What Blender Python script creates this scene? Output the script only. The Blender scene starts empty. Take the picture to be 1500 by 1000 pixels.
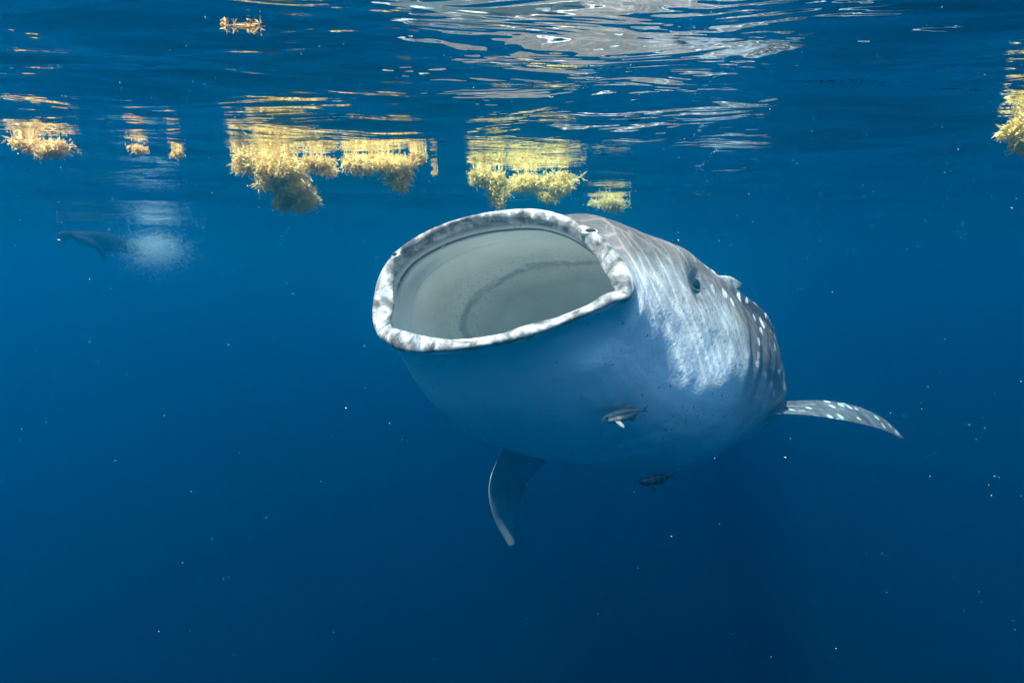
import bpy, bmesh, math, random
import numpy as np
from mathutils import Vector, Matrix, noise as mnoise

R = math.radians
SC = bpy.context.scene
COL = SC.collection

# ------------------------------------------------------------------ camera
PITCH = R(8.5)                       # the camera looks slightly down
CAM_Z = -0.58                        # 0.58 m under the sea surface (z = 0)
cam_d = bpy.data.cameras.new('camera')
cam_d.lens = 20.0; cam_d.sensor_width = 36.0
cam_d.clip_start = 0.02; cam_d.clip_end = 600.0
cam = bpy.data.objects.new('camera', cam_d); COL.objects.link(cam)
cam.location = (0, 0, CAM_Z); cam.rotation_euler = (R(90) - PITCH, 0, 0)
SC.camera = cam
F_PX = 1500 * 20.0 / 36.0
FWD = np.array([0, math.cos(PITCH), -math.sin(PITCH)])
UPV = np.array([0, math.sin(PITCH), math.cos(PITCH)])
RGT = np.array([1.0, 0, 0]); EYE = np.array([0, 0, CAM_Z])

def at(px, py, d):
    """photo pixel (1500 x 1000) and distance along the view axis -> world point"""
    return EYE + d * (FWD + RGT * (px - 750) / F_PX + UPV * (500 - py) / F_PX)

def on_surface(px, py):
    """where the ray of a photo pixel meets the mean sea surface z = 0"""
    v = FWD + RGT * (px - 750) / F_PX + UPV * (500 - py) / F_PX
    return EYE + v * (-CAM_Z / v[2])

# ------------------------------------------------------------------ light
SUN_EL, SUN_AZ = R(66), R(-134)       # high, from behind the camera and a little left
SUN_DIR = np.array([math.sin(SUN_AZ) * math.cos(SUN_EL), math.cos(SUN_AZ) * math.cos(SUN_EL), math.sin(SUN_EL)])
world = bpy.data.worlds.new('World'); SC.world = world; world.use_nodes = True
wn = world.node_tree.nodes; wl = world.node_tree.links
sky = wn.new('ShaderNodeTexSky'); sky.sky_type = 'NISHITA'; sky.sun_disc = False
sky.sun_elevation = SUN_EL; sky.sun_rotation = SUN_AZ
wl.new(sky.outputs[0], wn['Background'].inputs['Color']); wn['Background'].inputs['Strength'].default_value = 0.15
sun_d = bpy.data.lights.new('sun', 'SUN'); sun_d.energy = 5.0; sun_d.angle = R(0.9); sun_d.color = (1.0, 0.94, 0.86)
sun = bpy.data.objects.new('sun', sun_d); COL.objects.link(sun)
sun.rotation_euler = Vector(-SUN_DIR).to_track_quat('-Z', 'Y').to_euler()
SC.view_settings.view_transform = 'Standard'; SC.view_settings.look = 'None'
SC.view_settings.gamma = 1.0; SC.view_settings.use_curve_mapping = False
SC.view_settings.exposure = 1.95
cy = SC.cycles
cy.max_bounces = 7; cy.diffuse_bounces = 4; cy.glossy_bounces = 3; cy.transmission_bounces = 4
cy.volume_bounces = 2; cy.transparent_max_bounces = 12
cy.use_adaptive_sampling = True; cy.adaptive_threshold = 0.02
cy.use_denoising = True; cy.sample_clamp_indirect = 4.0
cy.caustics_reflective = False; cy.caustics_refractive = False

# ------------------------------------------------------------------ helpers
def tag(o, label=None, cat=None, group=None, kind=None):
    if label: o['label'] = label
    if cat: o['category'] = cat
    if group: o['group'] = group
    if kind: o['kind'] = kind
    return o

def empty(name, loc=(0, 0, 0)):
    o = bpy.data.objects.new(name, None); COL.objects.link(o); o.location = loc
    o.empty_display_size = 0.1
    return o

def mesh_obj(name, verts, faces, mat, parent=None, smooth=True, attrs=None):
    me = bpy.data.meshes.new(name)
    v = np.asarray(verts, dtype=float)
    if parent is not None:
        v = v - np.array(parent_origin(parent))
    me.from_pydata(v.tolist(), [], faces)
    if smooth: me.polygons.foreach_set('use_smooth', [True] * len(me.polygons))
    if attrs:
        for k, a in attrs.items():
            a = np.asarray(a, dtype=float)
            if a.ndim == 1:
                at_ = me.attributes.new(k, 'FLOAT', 'POINT'); at_.data.foreach_set('value', a)
            else:
                at_ = me.attributes.new(k, 'FLOAT_VECTOR', 'POINT'); at_.data.foreach_set('vector', a.ravel())
    me.update()
    if mat: me.materials.append(mat)
    o = bpy.data.objects.new(name, me); COL.objects.link(o)
    if parent is not None: o.parent = parent
    return o

def parent_origin(p):
    c = np.zeros(3)
    while p is not None:
        c = c + np.array(p.location); p = p.parent
    return c

class NT:
    """tiny node-tree helper"""
    def __init__(s, name):
        s.m = bpy.data.materials.new(name); s.m.use_nodes = True
        s.t = s.m.node_tree; s.t.nodes.clear()
        s.out = s.t.nodes.new('ShaderNodeOutputMaterial')
    def n(s, typ, **kw):
        nd = s.t.nodes.new('ShaderNode' + typ)
        for k, v in kw.items():
            if k == 'i':
                for kk, vv in v.items():
                    sock = nd.inputs[kk]
                    if isinstance(vv, bpy.types.NodeSocket): s.t.links.new(vv, sock)
                    else: sock.default_value = vv
            else: setattr(nd, k, v)
        return nd
    def link(s, a, b): s.t.links.new(a, b)
    def math(s, op, a, b=0.0, clamp=False):
        nd = s.n('Math', operation=op, use_clamp=clamp, i={0: a, 1: b}); return nd.outputs[0]
    def mix(s, fac, a, b, typ='MIX'):
        nd = s.n('Mix', data_type='RGBA', blend_type=typ)
        for idx, v in ((0, fac), (6, a), (7, b)):
            if isinstance(v, bpy.types.NodeSocket): s.t.links.new(v, nd.inputs[idx])
            else: nd.inputs[idx].default_value = v
        return nd.outputs[2]
    def ramp(s, fac, *pts, interp='LINEAR'):
        nd = s.n('ValToRGB'); cr = nd.color_ramp; cr.interpolation = interp
        while len(cr.elements) < len(pts): cr.elements.new(0.5)
        for e, (p, c) in zip(cr.elements, pts):
            e.position = p; e.color = c if len(c) == 4 else (*c, 1)
        s.t.links.new(fac, nd.inputs[0]); return nd.outputs[0]
    def mapr(s, v, a, b, c=0.0, d=1.0, smooth=True):
        nd = s.n('MapRange', interpolation_type='SMOOTHSTEP' if smooth else 'LINEAR', i={0: v, 1: a, 2: b, 3: c, 4: d}); return nd.outputs[0]
    def attr(s, name, out='Fac'):
        return s.n('Attribute', attribute_name=name).outputs[out]
    def noise(s, vec, scale, detail=3.0, rough=0.5, dist=0.0):
        return s.n('TexNoise', i={'Vector': vec, 'Scale': scale, 'Detail': detail, 'Roughness': rough, 'Distortion': dist}).outputs['Fac']

def pspline(P, t, closed=False):
    """Catmull-Rom (centripetal knots) through rows of P at parameters t in [0, n-1] (or [0, n) when closed)"""
    P = np.asarray(P, dtype=float); n = len(P)
    t = np.asarray(t, dtype=float)
    if closed:
        i = np.floor(t).astype(int); f = t - i
        g = lambda k: P[(i + k) % n]
    else:
        i = np.clip(np.floor(t).astype(int), 0, n - 2); f = t - i
        Q = np.vstack([[2 * P[0] - P[1]], P, [2 * P[-1] - P[-2]]])
        g = lambda k: Q[i + k + 1]
    f = f.reshape(-1, *([1] * (P.ndim - 1)))
    a, b, c, d = g(-1), g(0), g(1), g(2)
    return 0.5 * (2 * b + (c - a) * f + (2 * a - 5 * b + 4 * c - d) * f ** 2 + (3 * b - a - 3 * c + d) * f ** 3)
# ------------------------------------------------------------------ the sea: wavy surface sheet and the body of water
rng = np.random.default_rng(42)
WAVES = []
for lam, slope, spread in ((7.0, .03, 30), (4.3, .045, 32), (2.7, .075, 32), (1.9, .095, 34), (1.3, .11, 46), (.95, .11, 52), (.7, .10, 58), (.5, .07, 62), (.36, .035, 62)):
    for _ in range(3):
        ang = R(82 + rng.uniform(-spread, spread)); k = 2 * math.pi / (lam * rng.uniform(.85, 1.18))
        WAVES.append((k * math.cos(ang), k * math.sin(ang), slope / 2.9 / k * rng.uniform(.7, 1.25), rng.uniform(0, 6.28), lam))
def wave_z(x, y, spacing=None):
    z = np.zeros_like(np.asarray(x, float))
    for kx, ky, a, p, lam in WAVES:
        th = kx * x + ky * y + p
        v = -a * (np.abs(np.sin(th / 2)) * 2 - 1.27) * .8 + .35 * a * np.sin(th)   # sharp crests hang down when seen from below
        if spacing is not None: v = v * np.clip(lam / (3.5 * spacing) - .3, 0, 1)
        z = z + v
    return z

def sea_material():
    T = NT('sea_surface')
    pos = T.n('NewGeometry').outputs['Position']
    # ripples too fine for the mesh
    sc1 = T.n('VectorMath', operation='MULTIPLY', i={0: pos, 1: (1.5, 4.5, 1.0)}).outputs[0]
    n1 = T.noise(sc1, 1.0, 3.0, .55, .6)
    hgt = T.math('MULTIPLY', n1, .030)
    bump = T.n('Bump', i={'Height': hgt, 'Strength': 1.0, 'Distance': 1.0})
    fr = T.n('Fresnel', i={'IOR': 1.333, 'Normal': bump.outputs[0]})
    # caustic net painted into the transparency: its bright lines pattern the sunlight passing through
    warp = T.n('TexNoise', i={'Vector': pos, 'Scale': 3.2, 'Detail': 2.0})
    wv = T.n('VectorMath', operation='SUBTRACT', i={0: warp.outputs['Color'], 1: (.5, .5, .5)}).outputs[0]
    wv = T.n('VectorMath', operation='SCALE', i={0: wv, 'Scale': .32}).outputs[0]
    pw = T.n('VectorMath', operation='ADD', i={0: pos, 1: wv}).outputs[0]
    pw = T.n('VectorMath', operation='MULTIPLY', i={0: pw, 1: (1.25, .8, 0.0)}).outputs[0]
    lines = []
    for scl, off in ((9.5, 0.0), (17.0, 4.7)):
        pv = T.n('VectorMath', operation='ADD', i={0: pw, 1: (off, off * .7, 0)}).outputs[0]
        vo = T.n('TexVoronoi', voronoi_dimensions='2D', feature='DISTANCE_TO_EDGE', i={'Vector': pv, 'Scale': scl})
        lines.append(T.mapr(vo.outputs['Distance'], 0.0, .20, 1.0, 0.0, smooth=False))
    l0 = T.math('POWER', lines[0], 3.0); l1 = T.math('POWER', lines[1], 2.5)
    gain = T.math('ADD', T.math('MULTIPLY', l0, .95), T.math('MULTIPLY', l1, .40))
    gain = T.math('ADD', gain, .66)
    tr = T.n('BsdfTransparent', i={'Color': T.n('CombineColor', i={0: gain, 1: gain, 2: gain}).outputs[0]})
    gl = T.n('BsdfGlossy', i={'Color': (1, 1, 1, 1), 'Roughness': 0.0, 'Normal': bump.outputs[0]})
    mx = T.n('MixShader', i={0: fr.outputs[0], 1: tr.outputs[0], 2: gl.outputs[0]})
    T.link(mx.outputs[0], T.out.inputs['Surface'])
    return T.m

def build_sea():
    nr, na = 520, 720
    r = .04 * (72 / .04) ** (np.arange(nr) / (nr - 1))
    th = np.arange(na) * 2 * math.pi / na
    cx, cy_ = 0.0, 1.2
    X = cx + np.outer(r, np.cos(th)); Y = cy_ + np.outer(r, np.sin(th))
    sp = np.repeat((r * .0145)[:, None], na, 1)
    Z = wave_z(X, Y, sp)
    v = np.vstack([np.stack([X.ravel(), Y.ravel(), Z.ravel()], 1), [[cx, cy_, wave_z(np.array(cx), np.array(cy_))]]])
    i = np.arange(nr - 1)[:, None] * na; j = np.arange(na)[None, :]; j2 = (j + 1) % na
    f = np.stack([i + j, i + na + j, i + na + j2, i + j2], -1).reshape(-1, 4).tolist()
    c = nr * na
    f += [(c, k, (k + 1) % na) for k in range(na)]
    return tag(mesh_obj('water_surface', v, f, sea_material()), kind='structure')
sea = build_sea()

def build_water_body():
    m = bpy.data.materials.new('sea_water'); m.use_nodes = True
    nt = m.node_tree; nt.nodes.clear()
    out = nt.nodes.new('ShaderNodeOutputMaterial'); pv = nt.nodes.new('ShaderNodeVolumePrincipled')
    pv.inputs['Color'].default_value = WATER_COL; pv.inputs['Density'].default_value = WATER_DENS
    pv.inputs['Absorption Color'].default_value = WATER_ABS; pv.inputs['Anisotropy'].default_value = WATER_G
    nt.links.new(pv.outputs[0], out.inputs['Volume'])
    x, y0, y1, zb, zt = 75, -75, 77, -60, .5
    v = [(-x, y0, zb), (x, y0, zb), (x, y1, zb), (-x, y1, zb), (-x, y0, zt), (x, y0, zt), (x, y1, zt), (-x, y1, zt)]
    f = [(3, 2, 1, 0), (4, 5, 6, 7), (0, 1, 5, 4), (1, 2, 6, 5), (2, 3, 7, 6), (3, 0, 4, 7)]
    return tag(mesh_obj('haze', v, f, m, smooth=False), kind='stuff')
WATER_COL = (0.0015, 0.375, 0.66, 1); WATER_DENS = 0.15; WATER_ABS = (0, 0.19, 0.64, 1); WATER_G = 0.88
build_water_body()
# ------------------------------------------------------------------ whale shark: one continuous skin lofted over rings
NA = 128
PHI = np.arange(NA) * 2 * math.pi / NA      # 0 = its left side, pi/2 = back, pi = its right side, 3pi/2 = belly

def pchip1(x, y, xq):
    """monotone-ish cubic through (x, y)"""
    x = np.asarray(x, float); y = np.asarray(y, float)
    h = np.diff(x); dl = np.diff(y) / h
    m = np.zeros_like(y); m[0] = dl[0]; m[-1] = dl[-1]
    for k in range(1, len(x) - 1):
        m[k] = 0 if dl[k - 1] * dl[k] <= 0 else 2 * dl[k - 1] * dl[k] / (dl[k - 1] + dl[k])
    i = np.clip(np.searchsorted(x, xq) - 1, 0, len(x) - 2)
    t = (xq - x[i]) / h[i]
    return ((1 + 2 * t) * (1 - t) ** 2) * y[i] + t * (1 - t) ** 2 * h[i] * m[i] + t * t * (3 - 2 * t) * y[i + 1] + t * t * (t - 1) * h[i] * m[i + 1]

# spine: starts in the middle of the mouth; yaw = how far it runs to the picture's right, dip = how steeply the tail hangs
SPINE_S   = [0.0, 0.6, 1.2, 1.8, 2.5, 3.8, 5.6, 8.3]
SPINE_YAW = [19, 31, 39, 40, 36, 28, 18, 8]
SPINE_DIP = [17, 18, 19, 19, 20, 19, 13, 6]
ROLL      = R(9)
P0 = at(735, 412, 2.3)
_ss = np.linspace(0, 8.3, 831)
_yaw = np.radians(pchip1(SPINE_S, SPINE_YAW, _ss)); _dip = np.radians(pchip1(SPINE_S, SPINE_DIP, _ss))
_T = np.stack([np.sin(_yaw) * np.cos(_dip), np.cos(_yaw) * np.cos(_dip), -np.sin(_dip)], 1)
_P = P0 + np.vstack([[0, 0, 0], np.cumsum((_T[1:] + _T[:-1]) / 2 * 0.01, 0)])
def spine(s):
    p = np.array([np.interp(s, _ss, _P[:, c]) for c in range(3)])
    t = np.array([np.interp(s, _ss, _T[:, c]) for c in range(3)]); t /= np.linalg.norm(t)
    l = np.cross(t, [0, 0, 1.0]); l /= np.linalg.norm(l)         # its left = picture right
    u = np.cross(l, t)
    r = ROLL * max(0.25, 1 - s / 6)
    return p, t, l * math.cos(r) + u * math.sin(r), u * math.cos(r) - l * math.sin(r)

# lip crest, seen all round angle, pixel, pixel; starts at its left mouth corner and runs over the upper jaw
LIP = [(0, 921, 428), (14, 909, 388), (28, 884, 355), (45, 842, 325), (63, 792, 309),
       (85, 728, 310), (105, 672, 321), (125, 622, 341), (145, 580, 370), (163, 557, 405),
       (180, 550, 448), (200, 556, 486), (220, 590, 507), (242, 650, 511), (265, 715, 504),
       (290, 785, 486), (318, 850, 462), (342, 895, 441)]
_la = np.array([l[0] for l in LIP], float) * math.pi / 180
def lip_point(px, py):
    """the mouth opens in a shallow bowed sheet square to the spine: its corners lie further back, the upper jaw overhangs"""
    p, t, l, u = spine(0.0)
    lo_, hi_ = 1.0, 5.0
    for _ in range(50):
        m = (lo_ + hi_) / 2; q = at(px, py, m) - p
        if q @ t - (0.10 * (q @ l / 0.6) ** 2 + 0.26 * (q @ u)) < 0: lo_ = m
        else: hi_ = m
    return at(px, py, lo_)
_lp = np.array([lip_point(*l[1:]) for l in LIP])
def lip_ring():
    x = np.concatenate([_la[-3:] - 2 * math.pi, _la, _la[:3] + 2 * math.pi])
    out = np.zeros((NA, 3))
    for c in range(3):
        y = np.concatenate([_lp[-3:, c], _lp[:, c], _lp[:3, c]])
        # cardinal cubic on uneven knots
        m = np.gradient(y, x)
        i = np.clip(np.searchsorted(x, PHI, side='right') - 1, 0, len(x) - 2); h = x[i + 1] - x[i]; t = (PHI - x[i]) / h
        out[:, c] = (2*t**3-3*t**2+1)*y[i] + (t**3-2*t**2+t)*h*m[i] + (-2*t**3+3*t**2)*y[i+1] + (t**3-t**2)*h*m[i+1]
    return out

#  s,   dl,   du,   w,   top,  bot, nt, nb
STN = [(0.20, -.070, .00, .590, .335, .41, 3.0, 2.6),
       (0.45, -.085, .00, .655, .430, .58, 3.1, 2.7),
       (0.75, -.070, .00, .715, .505, .70, 2.9, 2.7),
       (1.10, -.040, .00, .760, .545, .755, 2.6, 2.6),
       (1.50, -.01, .00, .785, .565, .755, 2.3, 2.4),
       (1.90, .00, .00, .780, .60, .69, 2.2, 2.3),
       (2.40, .00, .00, .72, .60, .59, 2.0, 2.1),
       (3.40, .00, .00, .58, .53, .46, 2.0, 2.0),
       (4.80, .00, .00, .42, .40, .32, 2.0, 2.0),
       (6.20, .00, .00, .27, .24, .21, 2.0, 2.0),
       (7.20, .00, .00, .16, .13, .12, 2.0, 2.0),
       (7.80, .00, .00, .07, .09, .08, 2.0, 2.0),
       (8.00, .00, .00, .015, .06, .05, 2.0, 2.0)]

LIPR = lip_ring()
SQ = np.concatenate([np.arange(.24, 1.2, .08), np.arange(1.2, 2.4, .12), np.linspace(2.4, 7.8, 26), [7.9, 8.0]])
def section(s, dl, du, w, ht, hb, nt, nb):
    p, t, l, u = spine(s)
    c, sn = np.cos(PHI), np.sin(PHI)
    n = np.where(sn >= 0, nt, nb)
    x = np.sign(c) * np.abs(c) ** (2 / n) * w
    y = np.sign(sn) * np.abs(sn) ** (2 / n) * np.where(sn >= 0, ht, hb)
    # re-space evenly in angle so that the superellipse corners stay sampled
    dlt = ((LIPR - P0) @ t) * math.exp(-(s / 0.9) ** 2)       # the head follows the lip's set-back mouth corners
    return p + np.outer(dl + x, l) + np.outer(du + y, u) + np.outer(dlt, t)

def shark_rings():
    lip = lip_ring()
    cen = lip.mean(0)
    _, t0, l0, u0 = spine(0.0)
    out = lip - cen
    # in-plane outward direction at each lip point (perpendicular to the local lip tangent and to the spine)
    tan = np.roll(lip, -1, 0) - np.roll(lip, 1, 0); tan /= np.linalg.norm(tan, axis=1)[:, None]
    o = np.cross(tan, t0); o /= np.linalg.norm(o, axis=1)[:, None]
    o *= np.sign((o * out).sum(1))[:, None]
    def off(a, b):                       # a outward, b backward along the spine
        return lip + o * np.reshape(a, (-1, 1)) + np.outer(np.broadcast_to(b, NA), t0)
    up = np.clip(np.sin(PHI), 0, 1); lo = np.clip(-np.sin(PHI), 0, 1); side = np.abs(np.cos(PHI)) ** 6
    rings = []; zone = []                # zone: 0 inside the mouth ... 1 lip ... 2+ outside skin
    # inside of the mouth, from the throat out
    def inner(s, k, du=0.0, dl=-.085, ht=.30, hb=.36, w=.53, n=2.3):
        p, t, l, u = spine(s)
        c, sn = np.cos(PHI), np.sin(PHI)
        x = np.sign(c) * np.abs(c) ** (2 / n) * w * k; y = np.sign(sn) * np.abs(sn) ** (2 / n) * np.where(sn >= 0, ht, hb) * k
        gul = 2.4 * np.clip(-y / hb - .04, 0, 1) * np.clip((s - .45) / .5, 0, 1)      # the floor runs on into the gullet
        return p + np.outer(dl + x, l) + np.outer(du + y, u) + np.outer(gul, t)
    bs = [(1.22, .02), (1.22, .25), (1.19, .5), (1.10, .75), (.95, .92), (.75, 1.0), (.52, 1.02), (.34, 1.0)]
    for s, k in bs:
        rings.append(inner(s, k, du=-.02)); zone.append(-1.0 + .05 * len(zone))
    lw = np.array([.88 + .68 * mnoise.noise(Vector((math.cos(a_) * 2.3, math.sin(a_) * 2.3, 2.3))) for a_ in PHI]) * (1 - .22 * lo) * (1 + .55 * np.exp(-(((np.degrees(PHI) - 188) / 26) ** 2)))   # the lip is thick here, thin there
    rings.append(off(-.040, .19)); zone.append(-.30)
    rings.append(off(-.030, .135)); zone.append(-.20)
    rings.append(off(-.050, .110)); zone.append(-.10)      # tooth band
    rings.append(off(-.052, .090)); zone.append(-.05)
    rings.append(off(-.036, .066)); zone.append(.15)
    rings.append(off(-.050 * lw, .030)); zone.append(.40)
    rings.append(off(-.034 * lw, .006)); zone.append(.70)
    rings.append(off(-.010 * lw, -.004)); zone.append(1.0)
    rings.append(off(.010 * lw * (1 - .35 * up), .005)); zone.append(1.2)
    rings.append(off(.020 * lw * (1 - .45 * up), .034)); zone.append(1.45)
    rings.append(off(.016 + .006 * up, .085)); zone.append(1.75)
    S_ = np.array(STN)
    for sv in SQ:
        row = [pchip1(S_[:, 0], S_[:, c], np.array([sv]))[0] for c in range(1, 8)]
        rings.append(section(sv, *row)); zone.append(2.2 + sv)
    return np.array(rings), np.array(zone)

def build_shark_skin(per=4):
    K, Z = shark_rings()
    n = len(K)
    t = np.concatenate([np.linspace(i, i + 1, per, endpoint=False) for i in range(n - 1)] + [[n - 1]])
    V = pspline(K, t); zz = np.interp(t, np.arange(n), Z)
    # ease the joint between the rolled lip and the head
    w = np.clip((zz - 1.5) / .5, 0, 1) * np.clip((5.0 - zz) / 1.0, 0, 1)
    w = w[1:-1, None, None]
    for _ in range(70):
        lap = (V[:-2] + V[2:] + np.roll(V, 1, 1)[1:-1] + np.roll(V, -1, 1)[1:-1]) / 4
        V[1:-1] += w * .6 * (lap - V[1:-1])
    return V, zz
# ---- finish the skin: brow, eye socket, keels along the back, gill folds, nostrils
SKV, SKZ = build_shark_skin()
NR = len(SKV)
PHD = np.degrees(PHI)
def wrapd(a): return (a + 180) % 360 - 180
def skin_normals(V):
    dk = np.gradient(V, axis=0); dp = np.roll(V, -1, 1) - np.roll(V, 1, 1)
    n = np.cross(dp, dk); n /= np.linalg.norm(n, axis=2)[..., None] + 1e-9
    c = V.mean(1)[:, None, :]
    sg = np.sign(((V - c) * n).sum(2).mean(1)); i = np.argmax(SKZ > 3)
    return n * sg[i]
SKN = skin_normals(SKV)
_S = (SKZ - 2.2)[:, None]; _PH = PHD[None, :]
def bump_at(s, ph, rs, rp): return np.exp(-((_S - s) / rs) ** 2 - (wrapd(_PH - ph) / rp) ** 2)
dsp = np.zeros((NR, NA))
for sg in (1, -1):
    m = (lambda p: p if sg == 1 else 180 - p)
    dsp += .032 * bump_at(.80, m(31), .22, 11) - .026 * bump_at(.83, m(14), .075, 6) + .014 * bump_at(.84, m(2), .2, 7)
    for ph, a in ((29, .030), (47, .020), (66, .012)):
        dsp += a * np.clip((_S - .95) / .5, 0, 1) * np.exp(-(wrapd(_PH - m(ph)) / 3.0) ** 2)
    for k in range(5):
        dsp += (.006 * np.exp(-((_S - (1.42 + .19 * k)) / .045) ** 2) - .010 * np.exp(-((_S - (1.49 + .19 * k)) / .03) ** 2)) * np.exp(-(wrapd(_PH - m(2)) / 24) ** 4)
    dsp += .045 * bump_at(2.30, m(-10), .09, 7)
    dsp += .020 * bump_at(.33, m(-12), .20, 16) * 1.0        # cheek behind the mouth corner
dsp += .02 * np.clip((_S - .8) / .6, 0, 1) * np.exp(-(wrapd(_PH - 90) / 4) ** 2)
dsp += .040 * bump_at(.26, 52, .24, 22) + .040 * bump_at(.40, -46, .34, 17)
# ridges of the palate, the folded cheeks inside the mouth corners
_Z = SKZ[:, None]
for zc, a_ in ((-.80, .014), (-.71, .012)):
    dsp -= a_ * np.exp(-((_Z - zc) / .012) ** 2) * np.clip(1.2 - np.abs(wrapd(_PH - 120)) / 110, 0, 1)
dsp -= .050 * np.exp(-((_Z - .02) / .16) ** 2 - (wrapd(_PH - 192) / 11) ** 2) + .035 * np.exp(-((_Z - .05) / .16) ** 2 - (wrapd(_PH - 4) / 8) ** 2)
# slow unevenness of living flesh
for i in range(NR):
    if SKZ[i] > 1.3:
        for j in range(NA):
            dsp[i, j] += .010 * mnoise.noise(Vector(SKV[i, j] * 2.6)) + .004 * mnoise.noise(Vector(SKV[i, j] * 8))
    elif SKZ[i] < -.35:
        for j in range(NA):
            dsp[i, j] -= .014 * mnoise.noise(Vector(SKV[i, j] * 4.0))
dsp += np.where(_S > 0, 1, 0) * .005 * np.clip((_S - .15) / .2, 0, 1) * np.clip((1.7 - _S) / .6, 0, 1) * np.sin(np.radians(_PH) * 46 + _S * 3 * np.sin(np.radians(_PH) * 3)) * np.clip(-np.sin(np.radians(_PH)) - .15, 0, 1) * .6
# creased lips
arc = np.cumsum(np.linalg.norm(np.roll(LIPR, -1, 0) - LIPR, axis=1))
lipw = np.exp(-((SKZ - 1.0) / .45) ** 2)[:, None]
for j in range(NA):
    dsp[:, j] += (lipw[:, 0] * .0025 * mnoise.noise(Vector((arc[j] * 22, 3.1, 0))))
SKV = SKV + SKN * dsp[..., None]
PX_ = SKV.reshape(-1, 3) - EYE
_pz = PX_ @ FWD; _px = 750 + F_PX * (PX_ @ RGT) / _pz; _py = 500 - F_PX * (PX_ @ UPV) / _pz
_zz = np.repeat(SKZ, NA)
def skin_at(x, y, r=8, lo=.9):
    """nearest skin vertex that shows at a photo pixel -> (point, normal)"""
    i = np.where((np.hypot(_px - x, _py - y) < r) & (_zz > lo))[0]
    k = i[np.argmin(_pz[i])]
    return SKV.reshape(-1, 3)[k], SKN.reshape(-1, 3)[k]

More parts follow.
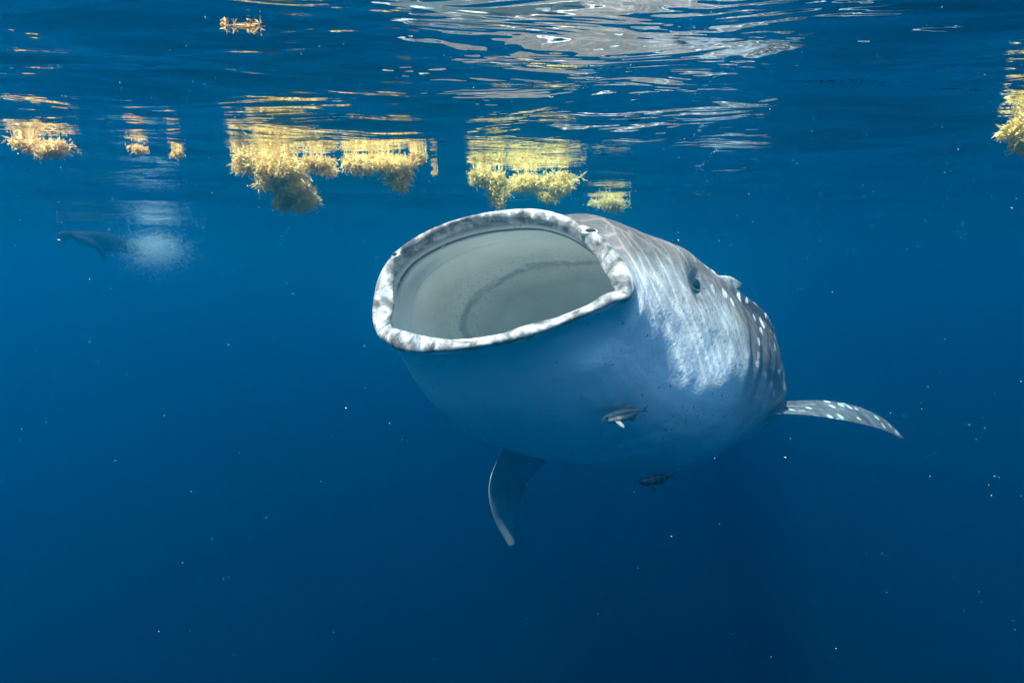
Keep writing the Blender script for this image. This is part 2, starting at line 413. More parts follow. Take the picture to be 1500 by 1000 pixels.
def shark_skin_material():
    T = NT('whale_shark_skin')
    oc = T.n('TexCoord').outputs['Object']
    zone, dors, arc_ = T.attr('zone'), T.attr('dors'), T.attr('arc')
    nlow = T.noise(oc, 3.0, 4.0, .6); nmid = T.noise(oc, 14.0, 4.0, .6); nfin = T.noise(oc, 70.0, 3.0, .6)
    d = T.math('ADD', T.math('ADD', dors, T.mapr(zone, 3.25, 3.9, 0.0, .50)), T.math('MULTIPLY', T.math('SUBTRACT', nlow, .5), .5))
    base = T.ramp(T.math('ADD', T.math('MULTIPLY', d, .5), .5), (.40, (.93, .94, .93)), (.58, (.56, .55, .53)), (.70, (.20, .17, .15)), (.92, (.085, .068, .056)))
    # pale spots over the grey back, each of its own size
    ov = T.n('VectorMath', operation='ADD', i={0: oc, 1: T.n('VectorMath', operation='SCALE', i={0: T.n('TexNoise', i={'Vector': oc, 'Scale': 16.0}).outputs['Color'], 'Scale': .05}).outputs[0]}).outputs[0]
    vs = T.n('TexVoronoi', feature='F1', i={'Vector': ov, 'Scale': 11.0, 'Randomness': .85})
    szr = T.math('ADD', T.math('MULTIPLY', vs.outputs['Color'], .14), .22)
    sp = T.mapr(T.math('SUBTRACT', szr, vs.outputs['Distance']), -.05, .06)
    sp = T.math('MULTIPLY', T.math('MULTIPLY', sp, T.mapr(d, .22, .40)), T.mapr(zone, 2.9, 3.3))
    base = T.mix(T.math('MULTIPLY', sp, .9), base, (.78, .77, .74, 1))
    # mottling
    base = T.mix(.55, base, T.ramp(nmid, (.3, (.42, .40, .39)), (.7, (.62, .62, .62))), 'OVERLAY')
    # small dark freckles
    vf = T.n('TexVoronoi', feature='F1', i={'Vector': oc, 'Scale': 26.0, 'Randomness': 1.0})
    fr = T.mapr(vf.outputs['Distance'], .13, .19, 1.0, 0.0)
    sel = T.mapr(T.n('SeparateColor', i={0: vf.outputs['Color']}).outputs[0], .62, .66)
    frk = T.math('MULTIPLY', T.math('MULTIPLY', fr, sel), T.mapr(d, -1.1, -.5))
    base = T.mix(T.math('MULTIPLY', frk, .8), base, (.05, .05, .055, 1))
    base = T.mix(T.math('MULTIPLY', T.attr('eyepatch'), T.mapr(nmid, .2, .7, .6, 1.0)), base, (.055, .055, .06, 1))
    spk = T.math('MULTIPLY', T.mapr(T.noise(oc, 95.0, 2.0, .7), .58, .66), T.math('MULTIPLY', T.mapr(nlow, .35, .65), T.mapr(d, -.7, -.1)))
    base = T.mix(T.math('MULTIPLY', spk, .55), base, (.10, .10, .105, 1))
    # lips: brown-grey with pale bars running across them
    cv = T.n('CombineXYZ', i={0: T.math('MULTIPLY', arc_, 17.0), 1: T.math('MULTIPLY', zone, 1.3), 2: 0.0}).outputs[0]
    bars = T.noise(cv, 1.0, 3.0, .6, .4)
    cv2 = T.n('CombineXYZ', i={0: T.math('MULTIPLY', arc_, 70.0), 1: T.math('MULTIPLY', zone, 9.0), 2: 0.0}).outputs[0]
    specks = T.noise(cv2, 1.0, 3.0, .7)
    lipc = T.ramp(bars, (.38, (.085, .072, .065)), (.50, (.26, .235, .22)), (.64, (.47, .45, .43)))
    lipc = T.mix(.5, lipc, T.ramp(specks, (.35, (.25, .25, .25)), (.6, (.62, .62, .62))), 'OVERLAY')
    lipm = T.math('MULTIPLY', T.mapr(zone, .05, .35), T.mapr(T.math('ADD', zone, T.math('MULTIPLY', T.math('SUBTRACT', nmid, .5), .25)), 1.22, 1.42, 1.0, 0.0))
    base = T.mix(lipm, base, lipc)
    # inside of the mouth
    ins = T.mix(T.mapr(nlow, .3, .7), (.58, .55, .50, 1), (.70, .67, .62, 1))
    sv = T.noise(oc, 55.0, 2.0, .7)
    speck = T.mapr(sv, .60, .66)
    patch = T.mapr(T.noise(oc, 4.0, 2.0), .64, .76)
    ins = T.mix(T.math('MULTIPLY', T.math('MULTIPLY', speck, patch), .75), ins, (.07, .08, .085, 1))
    rim = T.math('MULTIPLY', T.mapr(zone, -.80, -.74), T.mapr(zone, -.72, -.66, 1.0, 0.0))
    ins = T.mix(T.math('MULTIPLY', T.math('MULTIPLY', rim, T.mapr(sv, .50, .70)), .35), ins, (.10, .11, .11, 1))
    # painted shade of the gullet low in the throat, striped like raker pads
    throat_shade = T.math('MULTIPLY', T.mapr(zone, -.74, -.66, 1.0, 0.0), T.mapr(T.math('ADD', dors, T.math('MULTIPLY', T.math('SUBTRACT', nmid, .5), .25)), -.60, -.38, 1.0, 0.0))
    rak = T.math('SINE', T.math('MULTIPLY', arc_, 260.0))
    ins = T.mix(T.math('MULTIPLY', throat_shade, T.mapr(rak, -.6, .4, .70, .95)), ins, (.035, .036, .038, 1))
    for zc, zw, lo_, amt in ((-.245, .018, .0, .55), (-.52, .014, -.6, .40), (-.735, .010, -.9, .55)):      # pigmented fold lines across the palate
        ln = T.mapr(T.math('ABSOLUTE', T.math('SUBTRACT', T.math('ADD', zone, T.math('MULTIPLY', T.math('SUBTRACT', nlow, .5), .05)), zc)), zw * .3, zw, 1.0, 0.0)
        ln = T.math('MULTIPLY', T.math('MULTIPLY', ln, T.mapr(dors, lo_, lo_ + .3)), T.mapr(nmid, .30, .60, .25, 1.0))
        ins = T.mix(T.math('MULTIPLY', ln, amt), ins, (.12, .125, .13, 1))
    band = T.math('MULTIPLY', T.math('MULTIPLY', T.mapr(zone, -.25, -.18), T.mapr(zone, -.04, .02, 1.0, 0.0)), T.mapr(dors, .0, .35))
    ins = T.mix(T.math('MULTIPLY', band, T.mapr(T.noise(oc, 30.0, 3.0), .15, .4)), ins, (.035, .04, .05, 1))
    ins = T.mix(T.math('MULTIPLY', T.mapr(zone, -.35, .0), T.math('MULTIPLY', speck, .5)), ins, (.12, .13, .13, 1))
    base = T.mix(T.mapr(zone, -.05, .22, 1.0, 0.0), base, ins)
    bs = T.n('BsdfPrincipled', i={'Base Color': base, 'Roughness': .5, 'Specular IOR Level': .25})
    hb = T.math('ADD', T.math('ADD', T.math('MULTIPLY', nfin, .0012), T.math('MULTIPLY', T.math('MULTIPLY', specks, lipm), .004)), T.math('ADD', T.math('MULTIPLY', nmid, .006), T.math('MULTIPLY', T.math('MULTIPLY', bars, lipm), .006)))
    bp = T.n('Bump', i={'Height': hb, 'Strength': .8, 'Distance': 1.0})
    T.link(bp.outputs[0], bs.inputs['Normal'])
    T.link(bs.outputs[0], T.out.inputs['Surface'])
    return T.m
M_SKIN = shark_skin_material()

def simple_mat(name, col, rough=.5, spec=.3, var=0.0, scale=20.0, trans=0.0):
    T = NT(name)
    c = (*col, 1)
    if var:
        n = T.noise(T.n('TexCoord').outputs['Object'], scale, 4.0, .6)
        c = T.mix(T.mapr(n, .3, .7), (*[v * (1 - var) for v in col], 1), (*[min(1, v * (1 + var)) for v in col], 1))
    bs = T.n('BsdfPrincipled', i={'Base Color': c, 'Roughness': rough, 'Specular IOR Level': spec})
    sh = bs.outputs[0]
    if trans:
        tr = T.n('BsdfTranslucent', i={'Color': c})
        sh = T.n('MixShader', i={0: trans, 1: sh, 2: tr.outputs[0]}).outputs[0]
    T.link(sh, T.out.inputs['Surface'])
    return T.m

shark = empty('whale_shark', spine(1.2)[0])
tag(shark, 'huge spotted grey whale shark with its pale mouth gaping wide', 'shark')
_faces = [(i * NA + j, i * NA + (j + 1) % NA, (i + 1) * NA + (j + 1) % NA, (i + 1) * NA + j) for i in range(NR - 1) for j in range(NA)]
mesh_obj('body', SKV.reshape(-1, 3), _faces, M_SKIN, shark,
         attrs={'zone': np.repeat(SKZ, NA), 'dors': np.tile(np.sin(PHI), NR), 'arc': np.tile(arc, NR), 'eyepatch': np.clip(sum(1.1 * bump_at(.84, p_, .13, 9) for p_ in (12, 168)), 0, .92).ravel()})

def fin_material():
    T = NT('fin_skin')
    oc = T.n('TexCoord').outputs['Object']
    up = T.attr('upper')
    n1 = T.noise(oc, 9.0, 4.0, .6)
    c = T.ramp(n1, (.35, (.055, .058, .06)), (.65, (.13, .13, .13)))
    vs = T.n('TexVoronoi', feature='F1', i={'Vector': oc, 'Scale': 11.0, 'Randomness': .9})
    sp = T.mapr(vs.outputs['Distance'], .22, .34, 1.0, 0.0)
    c = T.mix(T.math('MULTIPLY', sp, .8), c, (.55, .55, .54, 1))
    und = T.ramp(n1, (.3, (.46, .48, .48)), (.7, (.64, .66, .66)))
    c = T.mix(up, und, c)
    bs = T.n('BsdfPrincipled', i={'Base Color': c, 'Roughness': .5, 'Specular IOR Level': .25})
    T.link(bs.outputs[0], T.out.inputs['Surface'])
    return T.m
M_FIN = fin_material()

def fin(name, lead, trail, thick, parent, mat, upper_sign=1, ns=28, nc=14):
    """lofted fin: lead / trail are matching lists of world points from root to tip, thick the half-thickness at root"""
    L = pspline(np.array(lead), np.linspace(0, len(lead) - 1, ns)); Tr = pspline(np.array(trail), np.linspace(0, len(trail) - 1, ns))
    u = (1 - np.cos(np.linspace(0, math.pi, nc))) / 2
    prof = 2.6 * (.2969 * np.sqrt(u) - .126 * u - .3516 * u ** 2 + .2843 * u ** 3 - .1036 * u ** 4)
    verts = []; up = []
    span = np.gradient((L + Tr) / 2, axis=0)
    flip = None
    for i in range(ns):
        ch = Tr[i] - L[i]; nrm = np.cross(ch, span[i]); nn = np.linalg.norm(nrm)
        nrm = nrm / nn if nn > 1e-9 else np.array([0, 0, 1.0])
        if flip is None: flip = -1 if nrm[2] * upper_sign < 0 else 1
        nrm = nrm * flip
        th = thick * (1 - i / (ns - 1)) ** .8 + .004
        a = L[i] + np.outer(u, ch)
        top = a + np.outer(prof * th, nrm); bot = a - np.outer(prof * th, nrm)
        verts += list(top) + list(bot[::-1][1:-1]); up += [1.0] * nc + [0.0] * (nc - 2)
    m = 2 * nc - 2
    f = [(i * m + j, i * m + (j + 1) % m, (i + 1) * m + (j + 1) % m, (i + 1) * m + j) for i in range(ns - 1) for j in range(m)]
    f.append(tuple(range(m))[::-1]); f.append(tuple((ns - 1) * m + j for j in range(m)))
    return mesh_obj(name, verts, f, mat, parent, attrs={'upper': up})

o = fin('pectoral_fin', [at(1095, 612, 3.60), at(1150, 606, 3.68), at(1220, 613, 3.82), at(1285, 627, 4.05), at(1326, 644, 4.40)],
        [at(1110, 592, 4.15), at(1150, 587, 4.12), at(1226, 588, 4.15), at(1287, 608, 4.28), at(1325, 641, 4.42)], .045, shark, M_FIN)
o['label'] = 'grey pectoral fin with pale spots on its upper side'
o = fin('pectoral_fin', [at(800, 585, 4.10), at(752, 632, 4.10), at(718, 700, 4.10), at(722, 755, 4.14), at(749, 806, 4.30)],
        [at(865, 600, 4.60), at(820, 655, 4.66), at(776, 702, 4.55), at(758, 748, 4.45), at(752, 805, 4.32)], .045, shark, M_FIN, upper_sign=1)
o['label'] = 'dark pectoral fin hanging below the belly'
# fins behind, hidden by the great head from here
def back_fin(name, s0, s1, hgt, lean, sgn=1, droop=0.0):
    p0, t0, l0, u0 = spine(s0); p1, t1, l1, u1 = spine(s1)
    S_ = np.array(STN)
    h0 = pchip1(S_[:, 0], S_[:, 4 if sgn > 0 else 5], np.array([s0]))[0]; h1 = pchip1(S_[:, 0], S_[:, 4 if sgn > 0 else 5], np.array([s1]))[0]
    a = p0 + sgn * u0 * (h0 - .08); b = p1 + sgn * u1 * (h1 - .08)
    top = (a + b) / 2 + sgn * u0 * hgt + t0 * lean
    fin(name, [a, a * .5 + top * .5 + t0 * -.02, top], [b, b * .55 + top * .45 - t0 * .10, top + t0 * .05], .035, shark, M_FIN)
back_fin('dorsal_fin', 4.0, 4.7, .50, .35)
back_fin('second_dorsal_fin', 6.0, 6.35, .22, .2)
back_fin('anal_fin', 6.1, 6.4, .20, .18, -1)
p, t, l, u = spine(7.55)
fin('caudal_fin', [p - t * .1, p + u * .55 + t * .45, p + u * 1.15 + t * 1.0], [p + t * .55, p + u * .5 + t * .75, p + u * 1.16 + t * 1.08], .04, shark, M_FIN)
fin('caudal_fin', [p - t * .1, p - u * .3 + t * .3, p - u * .6 + t * .55], [p + t * .5, p - u * .25 + t * .5, p - u * .6 + t * .6], .035, shark, M_FIN)

# ---- eyes, nostrils, the flap of skin behind the eye
M_EYE = simple_mat('eye_black', (.006, .006, .008), .12, .5)
M_LID = simple_mat('eyelid_skin', (.075, .072, .07), .5, .3, .35, 60)
M_DARK = simple_mat('nostril_dark', (.02, .02, .022), .6, .2)
M_PALE = simple_mat('flap_skin', (.40, .38, .36), .5, .3, .4, 30)
def frame_from(n):
    n = np.array(n) / np.linalg.norm(n); a = np.cross(n, [0, 0, 1.0]); a /= np.linalg.norm(a); return a, np.cross(a, n) * -1, n
def lathe(cen, n, prof, mat, name, parent, seg=24, sq=(1, 1)):
    a, b, n = frame_from(n); v = []; f = []
    for r, h in prof:
        for k in range(seg):
            w = 2 * math.pi * k / seg
            v.append(cen + (a * math.cos(w) * sq[0] + b * math.sin(w) * sq[1]) * r + n * h)
    m = len(prof)
    for i in range(m - 1):
        for k in range(seg): f.append((i * seg + k, i * seg + (k + 1) % seg, (i + 1) * seg + (k + 1) % seg, (i + 1) * seg + k))
    f.append(tuple(range(seg))[::-1]); f.append(tuple((m - 1) * seg + k for k in range(seg)))
    return mesh_obj(name, v, f, mat, parent)
def eye_at(p, n):
    e = lathe(p - n * .026, n, [(.042 * math.sin(q), .036 * math.cos(q)) for q in np.linspace(math.pi - .05, .05, 12)], M_EYE, 'eye', shark)
    lathe(p, n, [(.070, -.03), (.056, -.008), (.048, -.003), (.042, -.001), (.038, -.004), (.036, -.02)], M_LID, 'eyelid', e, sq=(1.2, .95))
eye_p, eye_n = skin_at(1028, 416)
eye_at(eye_p, eye_n)
i_ = int(np.argmin(np.abs(SKZ - 2.2 - .83))); j_ = int(round((180 - 14) / 360 * NA))
eye_at(SKV[i_, j_], SKN[i_, j_])
for x, y in ((862, 331), (574, 377)):
    q, nn = skin_at(x, y, 7, 1.05)
    ns_ = lathe(q, nn, [(.030, -.02), (.024, -.005), (.016, -.003), (.012, -.010)], M_PALE, 'nostril', shark, sq=(1.3, .7))
    lathe(q + nn * .001, nn, [(.016, -.012), (.0155, -.001), (.010, .0025)], M_DARK, 'opening', ns_, sq=(1.45, .6))
# flap: a short lobe standing off the keel
q0, n0 = skin_at(1046, 402, 8); q1, n1 = skin_at(1072, 426, 9)
tip = at(1088, 416, 3.22)
fin('skin_flap', [q0 - n0 * .02, q0 * .45 + tip * .55 + np.array([0, 0, .020]), tip], [q1 - n1 * .03, q1 * .45 + tip * .55 + np.array([0, 0, .0]), tip + np.array([.004, .01, -.008])], .016, shark, M_PALE, ns=12, nc=8)
# ------------------------------------------------------------------ floating sargassum weed
rs = np.random.default_rng(21)
def weed_material(name, tint):
    T = NT(name)
    v = T.attr('tone')
    c = T.ramp(v, (0.0, tuple(a * .7 for a in tint)), (.5, tint), (1.0, tuple(min(1, a * 1.35 + .05) for a in tint)))
    df = T.n('BsdfPrincipled', i={'Base Color': c, 'Roughness': .45, 'Specular IOR Level': .3})
    tr = T.n('BsdfTranslucent', i={'Color': c})
    mx = T.n('MixShader', i={0: .58, 1: df.outputs[0], 2: tr.outputs[0]})
    T.link(mx.outputs[0], T.out.inputs['Surface'])
    return T.m
M_WEED = weed_material('sargassum_gold', (.94, .70, .30))
M_WEED2 = weed_material('sargassum_olive', (.90, .74, .31))
M_WEED3 = weed_material('sargassum_amber', (.94, .65, .28))

LEAF = np.array([[0, 0, 0], [.35, .5, .12], [1, 0, 0], [.35, -.5, .12]])
OCT = np.array([[1, 0, 0], [-1, 0, 0], [0, 1, 0], [0, -1, 0], [0, 0, 1], [0, 0, -1]], float)
OCTF = [(0, 2, 4), (2, 1, 4), (1, 3, 4), (3, 0, 4), (2, 0, 5), (1, 2, 5), (3, 1, 5), (0, 3, 5)]
def rand_rot(n):
    q = rs.normal(size=(n, 4)); q /= np.linalg.norm(q, axis=1)[:, None]
    w, x, y, z = q.T
    return np.stack([1-2*(y*y+z*z), 2*(x*y-z*w), 2*(x*z+y*w), 2*(x*y+z*w), 1-2*(x*x+z*z), 2*(y*z-x*w), 2*(x*z-y*w), 2*(y*z+x*w), 1-2*(x*x+y*y)], 1).reshape(n, 3, 3)
def clump_points(blobs, n):
    """points in a union of ellipsoids (centre, radii), denser towards the outside, ragged; weight = share of points"""
    w = np.array([b[2] for b in blobs], float); w /= w.sum()
    idx = rs.choice(len(blobs), n, p=w)
    d = rs.normal(size=(n, 3)); d /= np.linalg.norm(d, axis=1)[:, None]
    r = rs.uniform(0, 1, n) ** .36 * (1 + .18 * rs.normal(size=n)).clip(.5, 1.35)
    c = np.array([b[0] for b in blobs])[idx]; ra = np.array([b[1] for b in blobs])[idx]
    return c + d * ra * r[:, None]
def make_weed(px, py, blobs, n, label, mat=M_WEED, leaf=.042, dist=None):
    """blobs in metres relative to the waterline point: x right, y away, z up"""
    base = on_surface(px, py) if dist is None else np.array(dist, float)
    base[2] = float(wave_z(np.array(base[0]), np.array(base[1])))
    root = empty('sargassum_clump', base); tag(root, label, 'seaweed', 'floating sargassum clumps')
    sub_ = []
    for c_, r_, w_ in blobs:                                  # break each mass into uneven tufts
        for _ in range(9):
            k_ = rs.uniform(.20, .60); d_ = rs.normal(size=3); d_ /= np.linalg.norm(d_)
            sub_.append((np.array(c_) + d_ * np.array(r_) * rs.uniform(.2, .85), np.array(r_) * k_ * rs.uniform(.8, 1.2, 3), w_ * k_ ** 1.5))
        sub_.append((np.array(c_), np.array(r_) * .5, w_ * .4))
    P = clump_points(sub_, n) + base
    top = wave_z(P[:, 0], P[:, 1]) + .012
    P[:, 2] = np.minimum(P[:, 2], top - rs.uniform(0, .02, n))
    per = 7
    # stems: thin three-sided twigs; leaves radiate from each
    C = np.repeat(P, per, 0) + rs.normal(size=(n * per, 3)) * leaf * .18
    Rm = rand_rot(n * per)
    L = leaf * rs.uniform(.55, 1.25, n * per)
    lv = np.einsum('nij,kj->nki', Rm, LEAF * np.array([1, .27, .6])) * L[:, None, None] + C[:, None, :]
    m = n * per
    lv = lv.reshape(-1, 3); lf = (np.arange(m)[:, None] * 4 + np.arange(4)).tolist()
    tone = np.repeat(np.clip(rs.normal(.5, .17, n), 0, 1), per) + rs.normal(0, .1, m)
    top_ok = lv[:, 2] < wave_z(lv[:, 0], lv[:, 1]) + .02
    mesh_obj('fronds', lv, lf, mat, root, smooth=False, attrs={'tone': np.repeat(tone.clip(0, 1), 4)})['kind'] = 'stuff'
    k = n * 2
    B = np.repeat(P, 2, 0) + rs.normal(size=(k, 3)) * leaf * .5
    br = .0042 * rs.uniform(.7, 1.3, k)
    bv = (OCT[None] * br[:, None, None] + B[:, None, :]).reshape(-1, 3)
    bf = (np.arange(k)[:, None, None] * 6 + np.array(OCTF)[None]).reshape(-1, 3).tolist()
    mesh_obj('air_bladders', bv, bf, mat, root, attrs={'tone': np.repeat(rs.uniform(.4, .9, k), 6)})['kind'] = 'stuff'
    # a few bare stems holding it together
    sv = []; sf = []
    for _ in range(max(6, n // 40)):
        a, b = P[rs.integers(n)], P[rs.integers(n)]
        if np.linalg.norm(a - b) > .22: b = a + (b - a) * .22 / np.linalg.norm(a - b)
        d = b - a; o1 = np.cross(d, [.3, .2, 1]); o1 /= np.linalg.norm(o1) + 1e-9; o2 = np.cross(d, o1); o2 /= np.linalg.norm(o2) + 1e-9
        s0 = len(sv)
        for q in (a, b):
            for w in (0, 2.1, 4.2): sv.append(q + (o1 * math.cos(w) + o2 * math.sin(w)) * .0018)
        sf += [(s0 + i, s0 + (i + 1) % 3, s0 + 3 + (i + 1) % 3, s0 + 3 + i) for i in range(3)]
    mesh_obj('stem', sv, sf, mat, root, attrs={'tone': np.full(len(sv), .1)})['kind'] = 'stuff'
    return root
k1 = lambda px, d: px * d / F_PX              # photo pixels -> metres at distance d
D = 3.2
make_weed(415, 228, [((-.20, 0, -.045), (.17, .14, .045), 1.2), ((.03, 0, -.10), (.17, .17, .09), 2.0), ((.08, 0, -.20), (.155, .14, .11), 2.2), ((.22, 0, -.05), (.10, .12, .05), .8), ((.02, .02, -.24), (.10, .10, .08), .8)],
          1500, 'biggest golden seaweed clump, hanging in a deep bulge under the surface')
make_weed(556, 228, [((-.12, 0, -.06), (.13, .12, .05), 1.2), ((.06, 0, -.07), (.15, .12, .065), 1.5), ((.115, 0, -.15), (.062, .07, .075), .7), ((.23, 0, -.02), (.04, .06, .025), .2)],
          800, 'golden seaweed mat beside the biggest clump, one lobe drooping at its end')
make_weed(770, 250, [((-.28, 0, -.05), (.13, .14, .06), 1.0), ((-.19, 0, -.13), (.085, .09, .10), .9), ((.02, 0, -.09), (.22, .15, .065), 1.6), ((.22, 0, -.10), (.19, .15, .06), 1.4), ((.17, 0, -.17), (.09, .08, .05), .5), ((-.2, 0, -.19), (.06, .07, .06), .3)],
          1400, 'long yellow seaweed raft just above the shark\'s upper lip', M_WEED2)
make_weed(893, 287, [((0, 0, -.06), (.19, .16, .06), 1), ((.06, 0, -.09), (.10, .1, .06), .5)], 420, 'pale hazy seaweed clump behind the shark\'s head', M_WEED2)
make_weed(62, 205, [((-.06, 0, -.04), (.06, .07, .025), 1), ((.02, 0, -.06), (.065, .07, .04), 1.2), ((.085, 0, -.05), (.05, .05, .022), .6), ((-.11, 0, -.03), (.035, .05, .015), .3)],
          220, 'amber ragged seaweed clump floating apart with two small tufts beside it', M_WEED3)
make_weed(200, 212, [((.0, 0, -.03), (.045, .04, .03), 1)], 70, 'small amber seaweed tuft between the ragged clump and a smaller tuft', M_WEED3, leaf=.022)
make_weed(259, 222, [((.0, 0, -.02), (.035, .035, .022), 1)], 50, 'smallest rounded golden seaweed tuft near the biggest clump', M_WEED, leaf=.02)
make_weed(636, 253, [((.0, 0, -.02), (.018, .02, .03), 1)], 14, 'tiny pale seaweed scrap between the mat and the long raft', M_WEED, leaf=.02)
make_weed(1503, 176, [((.0, 0, -.06), (.085, .09, .075), 1), ((.03, 0, -.10), (.06, .07, .05), .6)], 280, 'olive brown rounded seaweed clump far from all the others', M_WEED2)
make_weed(345, 58, [((-.02, 0, -.004), (.045, .02, .002), 1), ((.05, .01, -.003), (.03, .012, .002), .4)], 9, 'flat orange seaweed sprig close under the surface, alone', M_WEED3, leaf=.018)

# ------------------------------------------------------------------ small fish under the shark
def fish_material(name, kind):
    T = NT(name)
    u = T.attr('along'); v = T.attr('height')
    n = T.noise(T.n('TexCoord').outputs['Object'], 60.0, 3.0)
    if kind == 'remora':
        c = T.ramp(T.math('ADD', v, T.math('MULTIPLY', T.math('SUBTRACT', n, .5), .2)), (.30, (.46, .42, .36)), (.60, (.32, .29, .25)), (.72, (.10, .095, .09)), (.95, (.20, .19, .17)))
    else:
        st = T.math('SINE', T.math('MULTIPLY', u, 34.0))
        c = T.mix(T.mapr(st, -.1, .35), (.07, .085, .09, 1), (.012, .015, .02, 1))
    bs = T.n('BsdfPrincipled', i={'Base Color': c, 'Roughness': .35, 'Specular IOR Level': .5})
    T.link(bs.outputs[0], T.out.inputs['Surface']); return T.m
M_FINCLEAR = simple_mat('fish_fin', (.30, .31, .30), .4, .3, .3, 50, .4)
M_FINDARK = simple_mat('fish_fin_dark', (.05, .055, .06), .4, .3, .3, 50, .3)
def make_fish(name, label, head, tail, mat, fmat, hgt, wid):
    head = np.array(head); tail = np.array(tail); L = np.linalg.norm(tail - head)
    root = empty(name, (head + tail) / 2); tag(root, label, 'fish')
    ax = (tail - head) / L; side = np.cross(ax, [0, 0, 1.0]); side /= np.linalg.norm(side); up = np.cross(side, ax)
    us = np.linspace(0, .84, 20); seg = 16
    hh = np.interp(us, [0, .05, .15, .32, .5, .7, .84], [.12, .45, .8, 1, .9, .5, .22]) * hgt / 2
    ww = np.interp(us, [0, .05, .15, .32, .5, .7, .84], [.15, .5, .9, 1, .8, .4, .15]) * wid / 2
    v = []; al = []; he = []
    for i, q in enumerate(us):
        bend = .03 * L * math.sin(q * 5)
        for k in range(seg):
            w = 2 * math.pi * k / seg
            v.append(head + ax * q * L + side * (math.cos(w) * ww[i] + bend) + up * math.sin(w) * hh[i]); al.append(q); he.append(.5 + .5 * math.sin(w))
    f = [(i * seg + k, i * seg + (k + 1) % seg, (i + 1) * seg + (k + 1) % seg, (i + 1) * seg + k) for i in range(19) for k in range(seg)]
    f += [tuple(range(seg))[::-1], tuple(19 * seg + k for k in range(seg))]
    mesh_obj('body', v, f, mat, root, attrs={'along': al, 'height': he})
    at_ = lambda q, a, b=0.0: head + ax * q * L + up * a + side * (b + .03 * L * math.sin(q * 5))
    fin('tail_fin', [at_(.80, 0), at_(.90, hgt * .15), at_(1.0, hgt * .32)], [at_(.92, 0), at_(.97, hgt * .12), at_(1.01, hgt * .32)], .002, root, fmat, ns=8, nc=6)
    fin('tail_fin', [at_(.80, 0), at_(.90, -hgt * .15), at_(1.0, -hgt * .30)], [at_(.92, 0), at_(.97, -hgt * .12), at_(1.01, -hgt * .30)], .002, root, fmat, ns=8, nc=6)
    fin('dorsal_fin', [at_(.45, hgt * .42), at_(.5, hgt * .55), at_(.56, hgt * .68)], [at_(.78, hgt * .18), at_(.72, hgt * .34), at_(.62, hgt * .66)], .0015, root, fmat, ns=8, nc=6)
    fin('anal_fin', [at_(.52, -hgt * .42), at_(.58, -hgt * .56), at_(.62, -hgt * .66)], [at_(.78, -hgt * .18), at_(.72, -hgt * .36), at_(.68, -hgt * .64)], .0015, root, fmat, ns=8, nc=6)
    for sg in (-1, 1):
        fin('pectoral_fin', [at_(.24, -hgt * .22, sg * wid * .40), at_(.29, -hgt * .5, sg * wid * .75), at_(.35, -hgt * .72, sg * wid * .9)],
            [at_(.33, -hgt * .2, sg * wid * .42), at_(.37, -hgt * .45, sg * wid * .7), at_(.38, -hgt * .70, sg * wid * .88)], .0015, root, fmat, ns=8, nc=6)
        p_ = at_(.10, hgt * .13, sg * wid * .34)
        lathe(p_, side * sg, [(.16 * hgt * math.sin(q) * .7, .05 * hgt * math.cos(q)) for q in np.linspace(math.pi - .1, .1, 6)], M_EYE, 'eye', root, seg=10)
    return root
make_fish('remora', 'small pale brown fish swimming close under the shark\'s throat', at(880, 615, 2.37), at(951, 599, 2.42), fish_material('remora_skin', 'remora'), M_FINCLEAR, .056, .042)
make_fish('pilot_fish', 'dark banded little fish below the shark\'s belly', at(934, 706, 2.80), at(990, 698, 2.86), fish_material('pilot_fish_skin', 'pilot'), M_FINDARK, .048, .036)

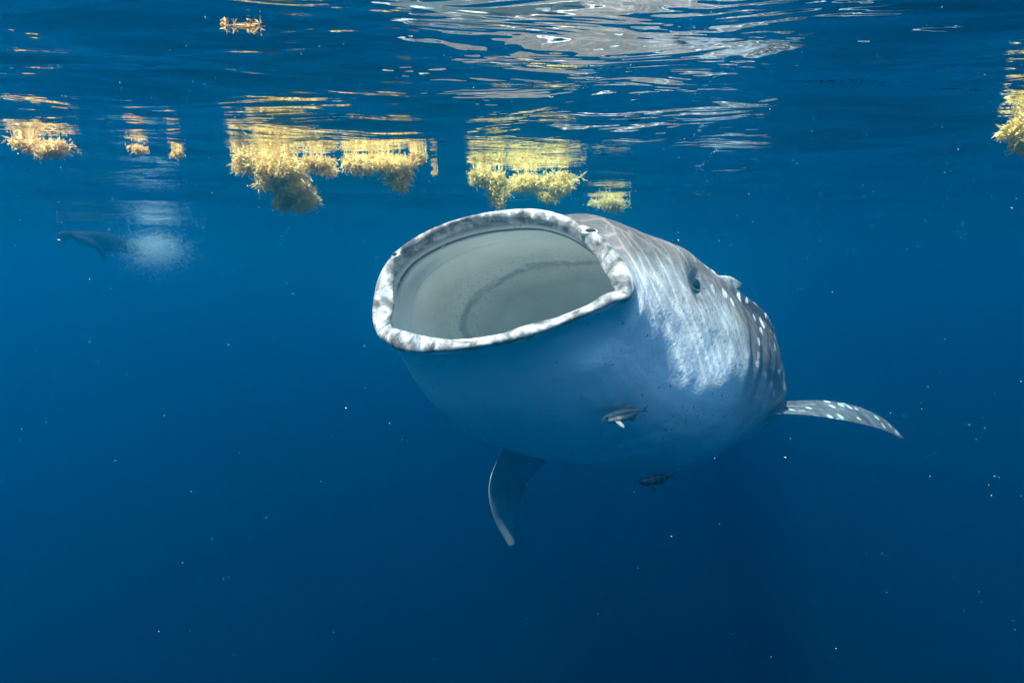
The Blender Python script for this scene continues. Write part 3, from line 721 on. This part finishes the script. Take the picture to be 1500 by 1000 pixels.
# ------------------------------------------------------------------ the swimmer far off at the surface, with the bubbles of the kick
M_SUIT = simple_mat('wetsuit_black', (.008, .009, .011), .8, .2, .3, 15)
M_SKINP = simple_mat('bare_skin', (.42, .28, .21), .5, .3)
M_RUB = simple_mat('fin_rubber', (.03, .035, .045), .4, .4)
M_GLASS = simple_mat('mask_glass', (.05, .07, .08), .1, .6)
def make_swimmer():
    """lies face down at the surface, head towards the picture's left, one arm hanging, one knee bent for the kick"""
    c = at(166, 352, 10.2); root = empty('swimmer', c)
    ax = np.array([-.70, -.714, 0.0]); sd = np.array([-.714, .70, 0.0]); up = np.array([0, 0, 1.0])   # towards the head / its left / up
    Z0 = -.21
    c0 = np.array([c[0], c[1], Z0])
    W = lambda a, s_, u_: c0 + ax * a + sd * s_ + up * u_
    J = {'pelvis': (W(0, 0, -.16), .20, .18), 'waist': (W(.18, 0, -.11), .19, .18), 'chest': (W(.40, 0, -.06), .25, .22), 'neck': (W(.58, 0, .01), .06, .06),
         'skull': (W(.67, 0, -.02), .085, .095), 'crown': (W(.80, 0, -.05), .075, .085)}
    E = [('pelvis', 'waist'), ('waist', 'chest'), ('chest', 'neck'), ('neck', 'skull'), ('skull', 'crown')]
    arms = {1: [(.48, .20, -.06), (.26, .30, -.14), (.10, .27, -.26), (.02, .25, -.29)], -1: [(.48, -.20, -.06), (.30, -.32, -.20), (.22, -.24, -.36), (.16, -.20, -.40)]}
    for sg, pts in arms.items():
        prev = 'chest'
        for k, (p_, r_) in enumerate(zip(pts, (.075, .058, .042, .03))):
            nme = f'arm{sg}{k}'; J[nme] = (W(*p_), r_, r_); E.append((prev, nme)); prev = nme
        hx = W(*pts[-1])
        for q in range(5):                       # five fingers, thumb off to the side
            off = (q - 2) * .018
            d1 = np.array(pts[-1]) + np.array([.055 if q else .02, off if q else -.045, -.02]); d2 = d1 + np.array([.035 if q else .02, off * .3, -.022])
            J[f'f{sg}{q}a'] = (W(*d1), .011, .011); J[f'f{sg}{q}b'] = (W(*d2), .009, .009)
            E += [(prev, f'f{sg}{q}a'), (f'f{sg}{q}a', f'f{sg}{q}b')]
    legs = {1: [(-.08, .10, -.16), (-.48, .13, -.20), (-.88, .13, .03), (-1.0, .13, -.02)], -1: [(-.08, -.10, -.16), (-.46, -.12, -.32), (-.84, -.14, -.18), (-.95, -.14, -.26)]}
    ankles = {}
    for sg, pts in legs.items():
        prev = 'pelvis'
        for k, (p_, r_) in enumerate(zip(pts, (.14, .10, .065, .05))):
            nme = f'leg{sg}{k}'; J[nme] = (W(*p_), r_, r_); E.append((prev, nme)); prev = nme
        ankles[sg] = (np.array(pts[2]), np.array(pts[3]))
    names = list(J); me = bpy.data.meshes.new('body')
    me.from_pydata([(J[n][0] - c).tolist() for n in names], [(names.index(a), names.index(b)) for a, b in E], [])
    ob = bpy.data.objects.new('body', me); COL.objects.link(ob); ob.parent = root
    sk = ob.modifiers.new('skin', 'SKIN'); sk.use_smooth_shade = True
    if not me.skin_vertices: me.skin_vertices.new() if hasattr(me.skin_vertices, 'new') else None
    for i, n in enumerate(names):
        d = me.skin_vertices[0].data[i]; d.radius = J[n][1:]; d.use_root = (n == 'pelvis')
    ss = ob.modifiers.new('subdivision', 'SUBSURF'); ss.levels = 2; ss.render_levels = 2
    me.materials.append(M_SUIT)
    for sg in (1, -1):
        a, b = ankles[sg]; d = b - a; d /= np.linalg.norm(d)
        tipc = b + np.array([-.50, 0, -.10 if sg > 0 else -.22])
        fin('swim_fin', [W(*(b + np.array([.05, -.05, 0]))), W(*(b * .5 + tipc * .5 + np.array([0, -.09, .02]))), W(*(tipc + np.array([0, -.10, 0])))],
            [W(*(b + np.array([.05, .05, 0]))), W(*(b * .5 + tipc * .5 + np.array([0, .09, .02]))), W(*(tipc + np.array([0, .10, 0])))], .02, root, M_RUB, ns=12, nc=8)
    lathe(W(.755, 0, -.115), -up * .8 + ax * .5, [(.075, -.02), (.078, .01), (.066, .028), (.05, .03)], M_GLASS, 'mask', root, seg=18, sq=(1.1, .8))
    # snorkel: a bent tube from the mouth past the head
    pts = [W(.70, .02, -.13), W(.72, .09, -.12), W(.76, .11, -.02), W(.74, .12, .20), W(.70, .12, .34)]
    cv = pspline(np.array(pts), np.linspace(0, 4, 17)); v = []; f = []
    for i, q in enumerate(cv):
        d = cv[min(i + 1, 16)] - cv[max(i - 1, 0)]; o1 = np.cross(d, sd + .1); o1 /= np.linalg.norm(o1); o2 = np.cross(d, o1); o2 /= np.linalg.norm(o2)
        for k in range(8): v.append(q + (o1 * math.cos(k * math.pi / 4) + o2 * math.sin(k * math.pi / 4)) * .013)
    for i in range(16):
        for k in range(8): f.append((i * 8 + k, i * 8 + (k + 1) % 8, i * 8 + 8 + (k + 1) % 8, i * 8 + 8 + k))
    mesh_obj('snorkel', v, f, M_RUB, root)
    return tag(root, 'person in a dark wetsuit snorkelling face down at the surface', 'person')
make_swimmer()

M_BUB = simple_mat('foam_white', (.80, .82, .83), .35, .4)
def octa_cloud(name, P, rad, mat, parent=None, squash=None, kind='stuff', **kw):
    k = len(P)
    Rm = rand_rot(k); sq = np.ones((k, 3)) if squash is None else squash
    v = np.einsum('nij,nkj->nki', Rm, OCT[None] * sq[:, None, :]) * rad[:, None, None] + P[:, None, :]
    f = (np.arange(k)[:, None, None] * 6 + np.array(OCTF)[None]).reshape(-1, 3).tolist()
    o = mesh_obj(name, v.reshape(-1, 3), f, mat, parent)
    return tag(o, kind=kind, **kw)
def make_bubbles():
    n = 16000
    c = at(228, 361, 10.4)
    d = rs.normal(size=(n, 3)); P = c + d * np.array([.19, .20, .14])
    P[:, 2] -= np.abs(rs.normal(0, .10, n)); P[:, 2] = np.minimum(P[:, 2], -.03 - rs.uniform(0, .05, n))
    far = rs.uniform(0, 1, n) < .25; P[far] += rs.normal(size=(far.sum(), 3)) * np.array([.2, .2, .12]); P[:, 2] = np.minimum(P[:, 2], -.02)
    octa_cloud('bubble_cloud', P, rs.uniform(.002, .0065, n), M_BUB, label='white cloud of bubbles behind the distant swimmer', cat='bubbles')
make_bubbles()

# ------------------------------------------------------------------ drifting specks in the water
M_SNOW = simple_mat('plankton', (.34, .35, .34), .6, .2)
def make_snow():
    n = 3600
    x = rs.uniform(-40, 1540, n); y = rs.uniform(10, 1000, n) ** 1.0; d = .7 + 5.5 * rs.uniform(0, 1, n) ** .8
    keep = rs.uniform(0, 1, n) < np.interp(y, [0, 300, 450, 1000], [1, .8, .35, .18])
    P = np.array([at(a, b, c) for a, b, c in zip(x[keep], y[keep], d[keep])])
    P = P[P[:, 2] < -.06]
    # no specks inside the shark: drop those nearer to the spine than its girth allows
    ok = np.ones(len(P), bool)
    for s_ in np.arange(-.1, 3.0, .15): ok &= np.linalg.norm(P - spine(max(s_, 0))[0], axis=1) > .62
    P = P[ok]; k = len(P)
    dist = np.linalg.norm(P - EYE, axis=1)
    rad = rs.uniform(.0003, .0015, k) * (.5 + .32 * dist) * np.where(rs.uniform(0, 1, k) < .06, 1.8, 1)
    sq = np.stack([rs.uniform(.8, 2.2, k), rs.uniform(.5, 1, k), rs.uniform(.5, 1, k)], 1)
    octa_cloud('drifting_plankton', P, rad, M_SNOW, squash=sq, label='pale specks of plankton drifting through the water', cat='plankton')
make_snow()
